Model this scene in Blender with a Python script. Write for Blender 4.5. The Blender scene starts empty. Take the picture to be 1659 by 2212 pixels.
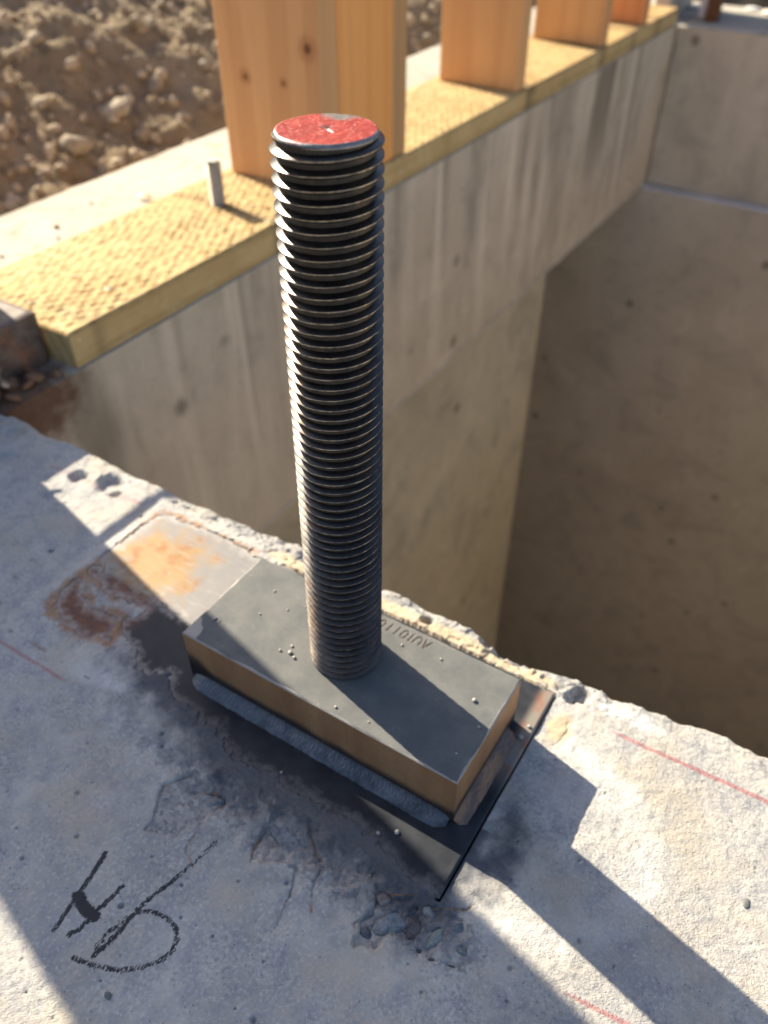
import bpy, bmesh, math, random
import numpy as np
from mathutils import Vector

random.seed(7); rng = np.random.default_rng(11)
S = bpy.context.scene
COL = S.collection
R = math.radians

# ------------------------------------------------------------------ camera
cam_d = bpy.data.cameras.new('camera'); cam = bpy.data.objects.new('camera', cam_d); COL.objects.link(cam)
S.camera = cam
PITCH, AZ = R(41.2), R(32.2)
cam.location = (0.2189, -0.2973, 0.5054)
fwd = Vector((-math.sin(AZ)*math.cos(PITCH), math.cos(AZ)*math.cos(PITCH), -math.sin(PITCH)))
cam.rotation_euler = fwd.to_track_quat('-Z', 'Y').to_euler()
cam_d.sensor_fit = 'VERTICAL'; cam_d.sensor_height = 24.0
cam_d.lens = 24.0*1753/2212
cam_d.clip_start = 0.02; cam_d.clip_end = 3000
cam_d.dof.use_dof = True; cam_d.dof.focus_distance = 0.43; cam_d.dof.aperture_fstop = 4.4

# ------------------------------------------------------------------ sky, sun, exposure
SUN_EL, SUN_AZ = R(34.0), R(-76.0)          # azimuth clockwise from +Y
W = bpy.data.worlds.new('World'); S.world = W; W.use_nodes = True
sky = W.node_tree.nodes.new('ShaderNodeTexSky'); sky.sky_type = 'NISHITA'; sky.sun_disc = False
sky.air_density = .9; sky.dust_density = 1.9; sky.ozone_density = .8
sky.sun_elevation = SUN_EL; sky.sun_rotation = SUN_AZ % (2*math.pi)
W.node_tree.links.new(sky.outputs[0], W.node_tree.nodes['Background'].inputs[0])
W.node_tree.nodes['Background'].inputs[1].default_value = 0.085
sd = bpy.data.lights.new('sun', 'SUN'); so = bpy.data.objects.new('sun', sd); COL.objects.link(so)
sd.energy = 4.8; sd.angle = R(0.45); sd.color = (1.0, 0.885, 0.68)
sv = Vector((math.sin(SUN_AZ)*math.cos(SUN_EL), math.cos(SUN_AZ)*math.cos(SUN_EL), math.sin(SUN_EL)))
so.rotation_euler = (-sv).to_track_quat('-Z', 'Y').to_euler(); so.location = sv*20
S.view_settings.view_transform = 'Standard'; S.view_settings.look = 'None'
S.view_settings.gamma = 1.0; S.view_settings.use_curve_mapping = False
S.view_settings.exposure = 1.4
S.render.engine = 'CYCLES'

# ------------------------------------------------------------------ numpy noise
def _hash(ix, iy, seed):
    h = (ix.astype(np.int64)*374761393 + iy.astype(np.int64)*668265263 + seed*1442695041) & 0xffffffff
    h = ((h ^ (h >> 13))*1274126177) & 0xffffffff
    return ((h ^ (h >> 16)) & 0xffff)/65535.0
def vnoise(x, y, seed=0):
    ix, iy = np.floor(x), np.floor(y); fx, fy = x-ix, y-iy
    fx = fx*fx*fx*(fx*(fx*6-15)+10); fy = fy*fy*fy*(fy*(fy*6-15)+10)
    a = _hash(ix, iy, seed); b = _hash(ix+1, iy, seed); c = _hash(ix, iy+1, seed); d = _hash(ix+1, iy+1, seed)
    return (a+(b-a)*fx)*(1-fy) + (c+(d-c)*fx)*fy
def fbm(x, y, seed=0, oct=4, g=.5):
    s = 0; a = 1; t = 0
    for o in range(oct):
        s = s + a*vnoise(x*2**o+17.3*o, y*2**o-9.1*o, seed+o); t += a; a *= g
    return s/t - .5
def sst(a, b, x):
    t = np.clip((x-a)/(b-a), 0, 1); return t*t*(3-2*t)
def dpoly(x, y, pts):
    d = np.full(x.shape, 1e9)
    for (ax, ay), (bx, by) in zip(pts[:-1], pts[1:]):
        vx, vy = bx-ax, by-ay; L = vx*vx+vy*vy+1e-12
        t = np.clip(((x-ax)*vx+(y-ay)*vy)/L, 0, 1)
        d = np.minimum(d, np.hypot(x-ax-t*vx, y-ay-t*vy))
    return d
def inside(x, y, pts):
    r = np.zeros(x.shape, bool); n = len(pts)
    for i in range(n):
        (ax, ay), (bx, by) = pts[i], pts[(i+1) % n]
        if ay == by: continue
        c = ((ay > y) != (by > y)) & (x < (bx-ax)*(y-ay)/(by-ay)+ax)
        r ^= c
    return r
def sdist(x, y, pts):
    return np.where(inside(x, y, pts), -1, 1)*dpoly(x, y, pts+[pts[0]])

# ------------------------------------------------------------------ object helpers
def tag(o, label=None, cat=None, group=None, kind=None):
    if label: o['label'] = label
    if cat: o['category'] = cat
    if group: o['group'] = group
    if kind: o['kind'] = kind
    return o
def empty(name, loc=(0, 0, 0)):
    o = bpy.data.objects.new(name, None); COL.objects.link(o); o.location = loc; o.empty_display_size = .05; return o
def link(name, me, mats=None, parent=None, loc=(0, 0, 0), smooth=None):
    if mats is not None:
        for m in (mats if isinstance(mats, (list, tuple)) else [mats]): me.materials.append(m)
    if smooth: me.polygons.foreach_set('use_smooth', [True]*len(me.polygons))
    o = bpy.data.objects.new(name, me); COL.objects.link(o)
    if parent is not None: o.parent = parent
    o.location = loc
    return o
def raw_mesh(name, V, F, mi=None, smooth=True, attrs=None):
    me = bpy.data.meshes.new(name); V = np.asarray(V, np.float32); F = np.asarray(F, np.int32)
    me.vertices.add(len(V)); me.vertices.foreach_set('co', V.ravel())
    k = F.shape[1]
    me.loops.add(F.size); me.loops.foreach_set('vertex_index', F.ravel())
    me.polygons.add(len(F)); me.polygons.foreach_set('loop_start', np.arange(0, F.size, k, dtype=np.int32))
    me.polygons.foreach_set('loop_total', np.full(len(F), k, np.int32))
    if mi is not None: me.polygons.foreach_set('material_index', np.asarray(mi, np.int32))
    me.polygons.foreach_set('use_smooth', np.full(len(F), bool(smooth)))
    for n, a in (attrs or {}).items():
        me.attributes.new(n, 'FLOAT', 'POINT').data.foreach_set('value', np.asarray(a, np.float32).ravel())
    me.update(calc_edges=True); me.validate()
    return me
def grid_faces(n, m, off=0, flip=False):
    i, j = np.meshgrid(np.arange(n-1), np.arange(m-1), indexing='ij'); a = (i*m+j).ravel()+off
    f = np.stack([a, a+m, a+m+1, a+1], 1)
    return f[:, ::-1] if flip else f
def grid_mesh(name, X, Y, Z, attrs=None, flip=False, smooth=True):
    n, m = X.shape
    return raw_mesh(name, np.stack([X, Y, Z], -1).reshape(-1, 3), grid_faces(n, m, 0, flip), None, smooth, attrs)
def box_mesh(name, x0, x1, y0, y1, z0, z1, bev=0.0, seg=2):
    bm = bmesh.new(); bmesh.ops.create_cube(bm, size=1)
    for v in bm.verts:
        v.co = Vector((x0+(v.co.x+.5)*(x1-x0), y0+(v.co.y+.5)*(y1-y0), z0+(v.co.z+.5)*(z1-z0)))
    if bev > 0: bmesh.ops.bevel(bm, geom=list(bm.edges), offset=bev, segments=seg, affect='EDGES', profile=.5)
    me = bpy.data.meshes.new(name); bm.to_mesh(me); bm.free(); return me
def slab(name, x0, x1, y0, y1, z0, z1, dx, dy, hf, rim=.002, attrf=None, edge_noise=0.0):
    """solid slab: detailed top grid, rounded rim, side walls, bottom (materials 0 top, 1 sides)"""
    xs = np.linspace(x0, x1, max(3, int((x1-x0)/dx)+1)); ys = np.linspace(y0, y1, max(3, int((y1-y0)/dy)+1))
    X, Y = np.meshgrid(xs, ys, indexing='ij'); n, m = X.shape
    e = np.minimum(np.minimum(X-x0, x1-X), np.minimum(Y-y0, y1-Y))
    if edge_noise: rimv = rim*(1+edge_noise*fbm(X*90, Y*90, 5, 3)*2)
    else: rimv = rim
    t = np.clip(1-e/np.maximum(rimv, 1e-6), 0, 1)
    Z = z1 + hf(X, Y)*np.clip(e/(rim*2+1e-9), 0, 1) - rim*(1-np.sqrt(np.maximum(0, 1-t*t)))
    V = [np.stack([X, Y, Z], -1).reshape(-1, 3)]; F = [grid_faces(n, m)]; MI = [np.zeros(len(F[0]))]
    off = n*m
    idx = np.arange(n*m).reshape(n, m)
    loop = np.concatenate([idx[:, 0], idx[-1, 1:], idx[-2::-1, -1], idx[0, -2:0:-1]])
    top = V[0][loop]; K = len(loop)
    lv = 5
    rows = [top]
    for q in range(1, lv+1):
        r = top.copy(); r[:, 2] = top[:, 2] + (z0-top[:, 2])*q/lv; rows.append(r)
    V.append(np.concatenate(rows)); a = np.arange(K); b = (a+1) % K
    for q in range(lv):
        F.append(np.stack([off+q*K+a, off+(q+1)*K+a, off+(q+1)*K+b, off+q*K+b], 1)); MI.append(np.ones(K))
    attrs = None
    Vall = np.concatenate(V)
    if attrf:
        attrs = {}
        for k, f in attrf.items():
            attrs[k] = np.concatenate([f(X, Y).ravel(), np.zeros(len(Vall)-n*m)])
    me = raw_mesh(name, Vall, np.concatenate(F), np.concatenate(MI), True, attrs)
    return me
def tube_mesh(name, pts, rad, seg=10):
    pts = [Vector(p) for p in pts]; V = []; F = []
    for i, p in enumerate(pts):
        t = (pts[min(i+1, len(pts)-1)]-pts[max(i-1, 0)]).normalized()
        u = t.cross(Vector((0.3, .2, 1))).normalized(); w = t.cross(u)
        r = rad[i] if isinstance(rad, (list, tuple)) else rad
        for k in range(seg):
            a = 2*math.pi*k/seg; V.append(p+u*math.cos(a)*r+w*math.sin(a)*r)
    for i in range(len(pts)-1):
        for k in range(seg):
            F.append((i*seg+k, i*seg+(k+1) % seg, (i+1)*seg+(k+1) % seg, (i+1)*seg+k))
    me = bpy.data.meshes.new(name)
    F += [tuple(range(seg))[::-1], tuple((len(pts)-1)*seg+k for k in range(seg))]
    me.from_pydata([tuple(v) for v in V], [], F); me.polygons.foreach_set('use_smooth', [True]*len(me.polygons)); me.update(); return me
def rock_mesh(name, seed, sub=2, amp=.28, flat=.75, cr=(.55, .95)):
    bm = bmesh.new(); bmesh.ops.create_icosphere(bm, subdivisions=sub, radius=1)
    r = random.Random(seed); ax = [Vector((r.uniform(-1, 1), r.uniform(-1, 1), r.uniform(-1, 1))).normalized() for _ in range(9)]
    cut = [r.uniform(*cr) for _ in ax]
    for v in bm.verts:
        d = v.co.normalized(); s = 1.0
        for a, c in zip(ax, cut):
            q = d.dot(a)
            if q > c: s = min(s, c/q)
        v.co = d*s*(1+amp*.35*(r.random()-.5)); v.co.z *= flat
    me = bpy.data.meshes.new(name); bm.to_mesh(me); bm.free()
    me.polygons.foreach_set('use_smooth', [True]*len(me.polygons)); return me

# ------------------------------------------------------------------ material helper
class MT:
    def __init__(s, name):
        s.m = bpy.data.materials.new(name); s.m.use_nodes = True; s.t = s.m.node_tree
        s.b = s.t.nodes['Principled BSDF']; s.co = s.t.nodes.new('ShaderNodeTexCoord'); s.g = s.co.outputs['Object']
    def n(s, t, **k):
        o = s.t.nodes.new(t)
        for a, v in k.items(): setattr(o, a, v)
        return o
    def put(s, sock, v):
        if hasattr(v, 'is_linked') or isinstance(v, bpy.types.NodeSocket): s.t.links.new(v, sock)
        elif v is not None:
            if isinstance(v, (tuple, list)) and len(v) == 3 and sock.type == 'RGBA': v = (*v, 1)
            sock.default_value = v
    def math(s, op, a, b=None, c=None):
        o = s.n('ShaderNodeMath', operation=op)
        for i, v in enumerate((a, b, c)): s.put(o.inputs[i], v) if v is not None else None
        return o.outputs[0]
    def vec(s, scale=(1, 1, 1), loc=(0, 0, 0), rot=(0, 0, 0), src=None):
        o = s.n('ShaderNodeMapping'); s.put(o.inputs[0], src or s.g)
        o.inputs['Scale'].default_value = scale; o.inputs['Location'].default_value = loc; o.inputs['Rotation'].default_value = rot
        return o.outputs[0]
    def noise(s, scale, detail=4, rough=.55, vec=None, dist=0):
        o = s.n('ShaderNodeTexNoise'); s.put(o.inputs['Vector'], vec or s.g)
        o.inputs['Scale'].default_value = scale; o.inputs['Detail'].default_value = detail
        o.inputs['Roughness'].default_value = rough; o.inputs['Distortion'].default_value = dist
        return o.outputs['Fac']
    def voro(s, scale, vec=None, feature='F1', rnd=1.0, out='Distance'):
        o = s.n('ShaderNodeTexVoronoi', feature=feature); s.put(o.inputs['Vector'], vec or s.g)
        o.inputs['Scale'].default_value = scale; o.inputs['Randomness'].default_value = rnd
        return o.outputs[out]
    def wave(s, scale, vec=None, dist=0, detail=2, dscale=1, typ='BANDS', dr='X'):
        o = s.n('ShaderNodeTexWave', wave_type=typ)
        if typ == 'BANDS': o.bands_direction = dr
        else: o.rings_direction = dr
        s.put(o.inputs['Vector'], vec or s.g)
        o.inputs['Scale'].default_value = scale; o.inputs['Distortion'].default_value = dist
        o.inputs['Detail'].default_value = detail; o.inputs['Detail Scale'].default_value = dscale
        return o.outputs['Fac']
    def step(s, x, a, b):      # smooth ramp a..b -> 0..1
        o = s.n('ShaderNodeMapRange', interpolation_type='SMOOTHSTEP'); s.put(o.inputs[0], x)
        o.inputs[1].default_value = a; o.inputs[2].default_value = b
        return o.outputs[0]
    def mix(s, f, a, b, mode='MIX'):
        o = s.n('ShaderNodeMix', data_type='RGBA', blend_type=mode); o.clamp_factor = True
        s.put(o.inputs[0], f); s.put(o.inputs[6], a); s.put(o.inputs[7], b); return o.outputs[2]
    def attr(s, name):
        o = s.n('ShaderNodeAttribute', attribute_name=name); return o.outputs['Fac']
    def sep(s, v=None):
        o = s.n('ShaderNodeSeparateXYZ'); s.put(o.inputs[0], v or s.g); return o.outputs
    def dist(s, p):
        o = s.n('ShaderNodeVectorMath', operation='DISTANCE'); s.put(o.inputs[0], s.g); o.inputs[1].default_value = p
        return o.outputs['Value']
    def bump(s, h, strength=.5, d=.001, prev=None):
        o = s.n('ShaderNodeBump'); o.inputs['Strength'].default_value = strength; o.inputs['Distance'].default_value = d
        s.put(o.inputs['Height'], h)
        if prev is not None: s.put(o.inputs['Normal'], prev)
        return o.outputs[0]
    def out(s, col=None, rough=None, metal=None, normal=None, spec=None):
        if col is not None: s.put(s.b.inputs['Base Color'], col)
        if rough is not None: s.put(s.b.inputs['Roughness'], rough)
        if metal is not None: s.put(s.b.inputs['Metallic'], metal)
        if normal is not None: s.put(s.b.inputs['Normal'], normal)
        if spec is not None: s.put(s.b.inputs['Specular IOR Level'], spec)
        return s.m

def mat_top_concrete():
    m = MT('finished_concrete')
    big = m.noise(9, 5, .6); med = m.noise(60, 5, .6); fine = m.noise(420, 4, .6); gr = m.noise(1500, 2, .6)
    c = m.mix(m.step(big, .3, .7), (.37, .354, .335), (.47, .450, .42))
    c = m.mix(m.step(med, .38, .72), c, (.30, .30, .31)); 
    c = m.mix(m.math('MULTIPLY', m.math('MULTIPLY', m.step(fine, .52, .66), m.step(m.noise(24, 4, .6, m.vec(loc=(1, 9, 0))), .36, .62)), .75), c, (.225, .225, .235))
    c = m.mix(m.math('MULTIPLY', m.step(fine, .47, .33), .6), c, (.54, .53, .51))
    c = m.mix(m.math('MULTIPLY', m.step(m.noise(13, 5, .65, m.vec((1, 1, 1), (3, 5, 0))), .46, .68), .6), c, (.44, .385, .30))
    sp = m.step(m.voro(330), .17, .10)
    c = m.mix(m.math('MULTIPLY', sp, m.step(m.noise(120, 2), .5, .62)), c, (.11, .11, .12))
    # exposed broken concrete: coarse, grainy, darker
    agg = m.attr('agg'); av = m.voro(260, out='Color'); asep = m.n('ShaderNodeSeparateColor'); m.put(asep.inputs[0], av)
    ac = m.mix(asep.outputs[0], (.13, .14, .16), (.40, .38, .36))
    c = m.mix(m.math('MULTIPLY', m.step(m.math('ADD', agg, m.math('MULTIPLY', m.math('SUBTRACT', fine, .5), .9)), .35, .65), .75), c, ac)
    # soot by the weld
    so_ = m.step(m.math('ADD', m.attr('soot'), m.math('MULTIPLY', m.math('SUBTRACT', med, .5), .9)), .15, .85)
    c = m.mix(m.math('MULTIPLY', so_, .86), c, (.055, .06, .075))
    # fawn laitance / rust stains
    ru = m.step(m.math('ADD', m.attr('rust'), m.math('MULTIPLY', m.math('SUBTRACT', m.noise(90, 5, .65), .5), 1.1)), .35, .8)
    c = m.mix(m.math('MULTIPLY', ru, .8), c, m.mix(m.noise(150, 3), (.20, .075, .03), (.42, .24, .11)))
    ta = m.step(m.math('ADD', m.attr('tan'), m.math('MULTIPLY', m.math('SUBTRACT', m.noise(200, 4), .5), .9)), .3, .8)
    c = m.mix(m.math('MULTIPLY', ta, .8), c, (.52, .41, .26))
    # grinding dust
    du = m.step(m.math('ADD', m.attr('dust'), m.math('MULTIPLY', m.math('SUBTRACT', m.noise(70, 5, .65), .5), .8)), .2, .9)
    c = m.mix(m.math('MULTIPLY', du, .75), c, (.68, .67, .65))
    # red chalk line
    rd = m.step(m.math('ADD', m.attr('red'), m.math('MULTIPLY', m.math('SUBTRACT', m.noise(500, 3), .5), 1.0)), .35, .85)
    c = m.mix(m.math('MULTIPLY', rd, .52), c, (.36, .05, .06))
    # marker ink
    dry = m.noise(1, 3, .6, m.vec((1300, 420, 600), (0, 0, 0), (0, 0, .75)))
    ik = m.step(m.math('ADD', m.attr('ink'), m.math('MULTIPLY', m.math('SUBTRACT', dry, .5), 1.7)), .40, .52)
    c = m.mix(m.math('MULTIPLY', ik, .93), c, (.016, .017, .022))
    x = m.sep()[0]; rmask = m.math('ADD', m.math('MULTIPLY', m.step(x, .10, .22), .7), m.math('MULTIPLY', m.step(m.noise(16, 4, .6, m.vec(loc=(7, 1, 0))), .45, .65), .55))
    rmask = m.math('ADD', m.math('MAXIMUM', rmask, agg), .22)
    tro = m.wave(70, m.vec(loc=(-.335, .105, 0)), 7.0, 5, 9, 'RINGS', 'Z')
    tro2 = m.wave(1, m.vec((150, 300, 1), (0, 0, 0), (0, 0, .45)), 8, 4, 1.3)
    b = m.bump(m.math('MULTIPLY', m.noise(620, 5, .7), rmask), .75, .0016)
    b = m.bump(m.math('MULTIPLY', m.noise(190, 5, .6), rmask), .6, .0022, b)
    b = m.bump(m.math('MULTIPLY', tro, m.math('MULTIPLY', m.step(x, .16, .26), m.step(m.noise(22, 3), .46, .62))), .35, .0008, b)
    b = m.bump(tro2, .14, .0006, b)
    return m.out(c, .88, 0, b, .25)

def mat_wall(name, c1, c2, streak=1.0, seed=0.0):
    m = MT(name)
    big = m.noise(1.7, 5, .6, m.vec(loc=(seed, 0, 0)), .6); mid = m.noise(6.5, 6, .62, m.vec(loc=(0, seed, 0)), .8); med = m.noise(21, 6, .62); fine = m.noise(160, 4)
    c = m.mix(m.step(big, .3, .7), c1, c2)
    c = m.mix(m.math('MULTIPLY', m.step(mid, .48, .72), .55), c, tuple(v*f for v, f in zip(c1, (.60, .62, .66))))
    c = m.mix(m.math('MULTIPLY', m.step(mid, .46, .28), .45), c, tuple(min(1, v*1.22) for v in c2))
    c = m.mix(m.math('MULTIPLY', m.step(med, .50, .74), .35), c, tuple(v*.66 for v in c1))
    if streak > 0:       # damp drips below the top of the lift, soft and uneven
        wob = m.noise(3.0, 3, .5, m.vec(loc=(seed, 2, 0)))
        z = m.math('ADD', m.sep()[2], m.math('MULTIPLY', m.math('SUBTRACT', wob, .5), .55))
        top = m.step(z, -.50, -.03)
        d1 = m.noise(1, 4, .6, m.vec((6.5, 6.5, .9), (seed, seed, 0)), .5); d2 = m.noise(1, 3, .55, m.vec((15, 15, 1.1), (4+seed, 1, 0)), .3)
        c = m.mix(m.math('MULTIPLY', m.math('MULTIPLY', m.step(d1, .42, .66), top), .62*streak), c, tuple(v*.42 for v in c1))
        c = m.mix(m.math('MULTIPLY', m.math('MULTIPLY', m.step(d2, .50, .68), m.step(z, -.60, -.15)), .5*streak), c, tuple(min(1, v*1.28) for v in c2))
    v1 = m.step(m.voro(30, m.vec(loc=(seed, 2, 0))), .10, .04)
    c = m.mix(m.math('MULTIPLY', v1, m.step(m.noise(7, 2), .50, .6)), c, (.07, .06, .05))
    v2 = m.step(m.math('ADD', m.voro(5.6, m.vec(loc=(seed+3, 1, 1))), m.math('MULTIPLY', m.math('SUBTRACT', med, .5), .12)), .13, .03)
    c = m.mix(m.math('MULTIPLY', v2, .7), c, (.09, .075, .055))
    c = m.mix(m.math('MULTIPLY', m.step(fine, .5, .8), .25), c, tuple(v*.6 for v in c1))
    if name in ('weathered_concrete', 'formed_concrete'):
        dn = m.math('ADD', m.dist((-.56, .14, -.015)), m.math('MULTIPLY', m.math('SUBTRACT', m.noise(40, 5, .65), .5), .10))
        c = m.mix(m.math('MULTIPLY', m.step(dn, .10, .045), .92), c, m.mix(m.noise(110, 3), (.05, .024, .014), (.19, .085, .04)))
    if name == 'weathered_concrete':
        c = m.mix(m.math('MULTIPLY', m.step(m.noise(26, 6, .7), .53, .68), .55), c, (.27, .20, .12))
    b = m.bump(m.noise(240, 4), .3, .001); b = m.bump(med, .3, .004, b); b = m.bump(v1, -.5, .004, b)
    return m.out(c, .85, 0, b, .25)

def mat_wood(name, c1, c2, dark, axis='Z', scale=1.0, seed=0.0, knots=(), rough=.62, ring=1.0):
    m = MT(name)
    st = {'Z': (1, 1, .06), 'Y': (1, .05, 1), 'X': (.05, 1, 1)}[axis]
    base = m.vec(tuple(v*scale for v in st), (seed, seed*.7, seed*.3))
    warp = m.noise(5, 3, .5, base)
    wv = m.wave(9*ring, m.vec(tuple(v*scale for v in st), (seed, seed*.7, seed*.3), (.05, .08, .6)), 7, 3, 1.6)
    fine = m.noise(1, 4, .6, m.vec(tuple((260 if v == 1 else 7) for v in st), (seed, 0, 0)))
    c = m.mix(m.step(warp, .3, .7), c1, c2)
    c = m.mix(m.math('MULTIPLY', m.step(wv, .40, 1.0), .28), c, dark)
    c = m.mix(m.math('MULTIPLY', m.step(fine, .5, .75), .35), c, dark)
    for kx, ky, kz, r in knots:
        d = m.dist((kx, ky, kz)); dn = m.math('ADD', d, m.math('MULTIPLY', m.math('SUBTRACT', m.noise(40, 3), .5), r*.8))
        c = m.mix(m.math('MULTIPLY', m.step(dn, r*2.6, r*1.0), .5), c, tuple(v*.75 for v in dark))
        c = m.mix(m.math('MULTIPLY', m.step(dn, r*1.0, r*.4), .8), c, (.09, .035, .015))
    b = m.bump(fine, .25, .0006); b = m.bump(wv, .12, .0008, b)
    return m.out(c, rough, 0, b, .3)

def mat_treated():
    m = MT('treated_lumber')
    st = m.vec((1, .05, 1)); w = m.wave(16, m.vec((1, .06, 1), (0, 0, 0), (0, .4, .02)), 6, 3, 1.5)
    big = m.noise(6, 4, .6); fine = m.noise(1, 4, .6, m.vec((330, 14, 330)))
    c = m.mix(m.step(big, .3, .7), (.47, .315, .14), (.58, .415, .205))
    c = m.mix(m.math('MULTIPLY', m.step(w, .5, .95), .4), c, (.25, .17, .055))
    c = m.mix(m.math('MULTIPLY', m.step(m.noise(3.2, 4), .45, .68), .45), c, (.41, .285, .11))
    c = m.mix(m.math('MULTIPLY', m.step(fine, .5, .75), .35), c, (.27, .18, .06))
    sl = m.math('MULTIPLY', m.attr('slit'), .9)
    c = m.mix(sl, c, (.27, .19, .08))
    y = m.noise(1, 2, .5, m.vec((2, 9, .5), (2, 3, 1)))
    c = m.mix(m.math('MULTIPLY', m.step(y, .55, .68), .65), c, (.11, .078, .04))
    du = m.step(m.noise(38, 5, .65), .53, .7); c = m.mix(m.math('MULTIPLY', du, .35), c, (.62, .52, .33))
    b = m.bump(fine, .3, .0007); b = m.bump(m.noise(90, 3), .25, .001, b)
    return m.out(c, .75, 0, b, .2)

def mat_metal(name, c1, c2, rough=.45, metal=.7, scale=120, bump=.15, rust=None, rustc=(.22, .08, .03), spec=.5, stretch=(1, 1, 1)):
    m = MT(name); v = m.vec(stretch)
    a = m.noise(scale, 4, .6, v); b_ = m.noise(scale*.18, 4, .6)
    c = m.mix(m.step(a, .35, .65), c1, c2); rg = m.math('ADD', m.math('MULTIPLY', b_, .3), rough-.15); mt = metal
    c = m.mix(m.math('MULTIPLY', m.step(b_, .5, .7), .4), c, tuple(x*.6 for x in c1))
    if rust:
        r = m.step(m.noise(scale*.3, 5, .65, m.vec(loc=(5, 2, 1))), rust[0], rust[1])
        c = m.mix(r, c, m.mix(m.noise(scale*2, 3), rustc, tuple(min(1, x*2.1) for x in rustc)))
        mt = m.math('MULTIPLY', m.math('SUBTRACT', 1, r), metal); rg = m.math('MAXIMUM', rg, m.math('MULTIPLY', r, .85))
    bp = m.bump(a, bump, .0006); bp = m.bump(m.noise(scale*6, 3), bump, .0003, bp)
    return m.out(c, rg, mt, bp, spec)

M = {}
M['top'] = mat_top_concrete()
M['wall'] = mat_wall('formed_concrete', (.45, .365, .265), (.54, .45, .34), 1.35, 0.0)
M['wall_low'] = mat_wall('formed_concrete_below', (.41, .35, .25), (.47, .41, .30), 0, 2.0)
M['wall_cross'] = mat_wall('formed_concrete_cross', (.53, .455, .355), (.61, .535, .43), .35, 5.0)
M['wall_pale'] = mat_wall('weathered_concrete', (.36, .335, .285), (.43, .405, .35), 0, 8.0)
M['treated'] = mat_treated()

# ================================================================== SETTING
# --- open ground: one sheet out to the horizon, with the cellar hole left open
def ground():
    xs = [-1500, -200, -40, -9, -1.02, 7.05, 9, 40, 200, 1500]; ys = [-1500, -200, -40, -6, -.56, 3.05, 11, 40, 200, 1500]
    V = [(x, y, -.30) for x in xs for y in ys]; F = []; n = len(ys)
    for i in range(len(xs)-1):
        for j in range(len(ys)-1):
            if xs[i] == -1.02 and ys[j] == -.56: continue
            F.append((i*n+j, (i+1)*n+j, (i+1)*n+j+1, i*n+j+1))
    m = MT('site_soil'); a = m.noise(1.5, 6, .65); b = m.noise(30, 5, .65)
    c = m.mix(m.step(a, .3, .7), (.20, .155, .105), (.31, .25, .175)); c = m.mix(m.math('MULTIPLY', m.step(b, .45, .7), .6), c, (.13, .10, .07))
    mat = m.out(c, .95, 0, m.bump(b, .8, .02), .15)
    me = bpy.data.meshes.new('ground'); me.from_pydata(V, [], F); me.update()
    tag(link('ground', me, mat), kind='structure')
ground()

# --- excavated bank behind the framed wall
mb = MT('bank_soil'); _a = mb.noise(3, 5, .65); _b = mb.noise(28, 6, .7); _c = mb.noise(160, 4, .6)
_col = mb.mix(mb.step(_a, .3, .7), (.30, .225, .14), (.44, .345, .23))
_col = mb.mix(mb.math('MULTIPLY', mb.step(_b, .48, .72), .7), _col, (.12, .085, .05))
_col = mb.mix(mb.math('MULTIPLY', mb.step(_c, .55, .75), .5), _col, (.42, .34, .23))
M['bank'] = mb.out(_col, .95, 0, mb.bump(_c, .8, .01, mb.bump(_b, .9, .03)), .15)
def bank_h(X, Y):
    d = -1.10-X
    slope = np.where(d < 0, 0, d)*math.tan(R(25))
    z = -.34 + slope + .12*fbm(X*1.1, Y*1.1, 31, 3)*np.clip(d*2, 0, 1)*2 + .16*fbm(X*4, Y*4, 41, 4)*np.clip(d*3+.3, 0, 1) + .07*fbm(X*15, Y*15, 51, 4)
    return np.minimum(z, 2.1+.3*fbm(X, Y, 9, 3))
xs = np.concatenate([np.linspace(-9, -4.2, 50), np.arange(-4.15, -1.03, .017)]); ys = np.concatenate([np.linspace(-6, -.6, 50), np.arange(-.55, 6.2, .020), np.linspace(6.3, 11, 40)])
X, Y = np.meshgrid(xs, ys, indexing='ij')
bank = tag(link('earth_bank', grid_mesh('earth_bank', X, Y, bank_h(X, Y)), M['bank']), kind='structure')
mst = MT('bank_stone'); _n = mst.noise(3, 4); _oi = mst.n('ShaderNodeObjectInfo')
_c1 = mst.mix(_oi.outputs['Random'], (.30, .24, .17), (.50, .42, .31)); _c1 = mst.mix(mst.math('MULTIPLY', mst.step(_n, .45, .7), .5), _c1, (.20, .15, .10))
M['stone'] = mst.out(_c1, .85, 0, mst.bump(mst.noise(9, 4), .5, .05), .25)
rocks = [rock_mesh('stone', s, 2, .3, .72) for s in range(7)]
for r_ in rocks: r_.materials.append(M['stone'])
cnt = 0
for k in range(2600):
    if cnt >= 290: break
    x = random.uniform(-3.4, -1.15); y = random.uniform(.2, 5.6)
    if y < .3-(x+1)*.3 or y > 2.2-(x+1)*1.6+random.random(): continue
    r0 = .012+.036*random.random()**2.2
    z = float(bank_h(np.array([x]), np.array([y]))[0])
    o = bpy.data.objects.new('stone', rocks[cnt % 7]); COL.objects.link(o); o.parent = bank
    o.location = (x, y, z+r0*.25); o.rotation_euler = (random.uniform(-.5, .5), random.uniform(-.5, .5), random.uniform(0, 6.3))
    o.scale = (r0*random.uniform(.9, 1.6), r0, r0*random.uniform(.7, 1.1)); cnt += 1
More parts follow.
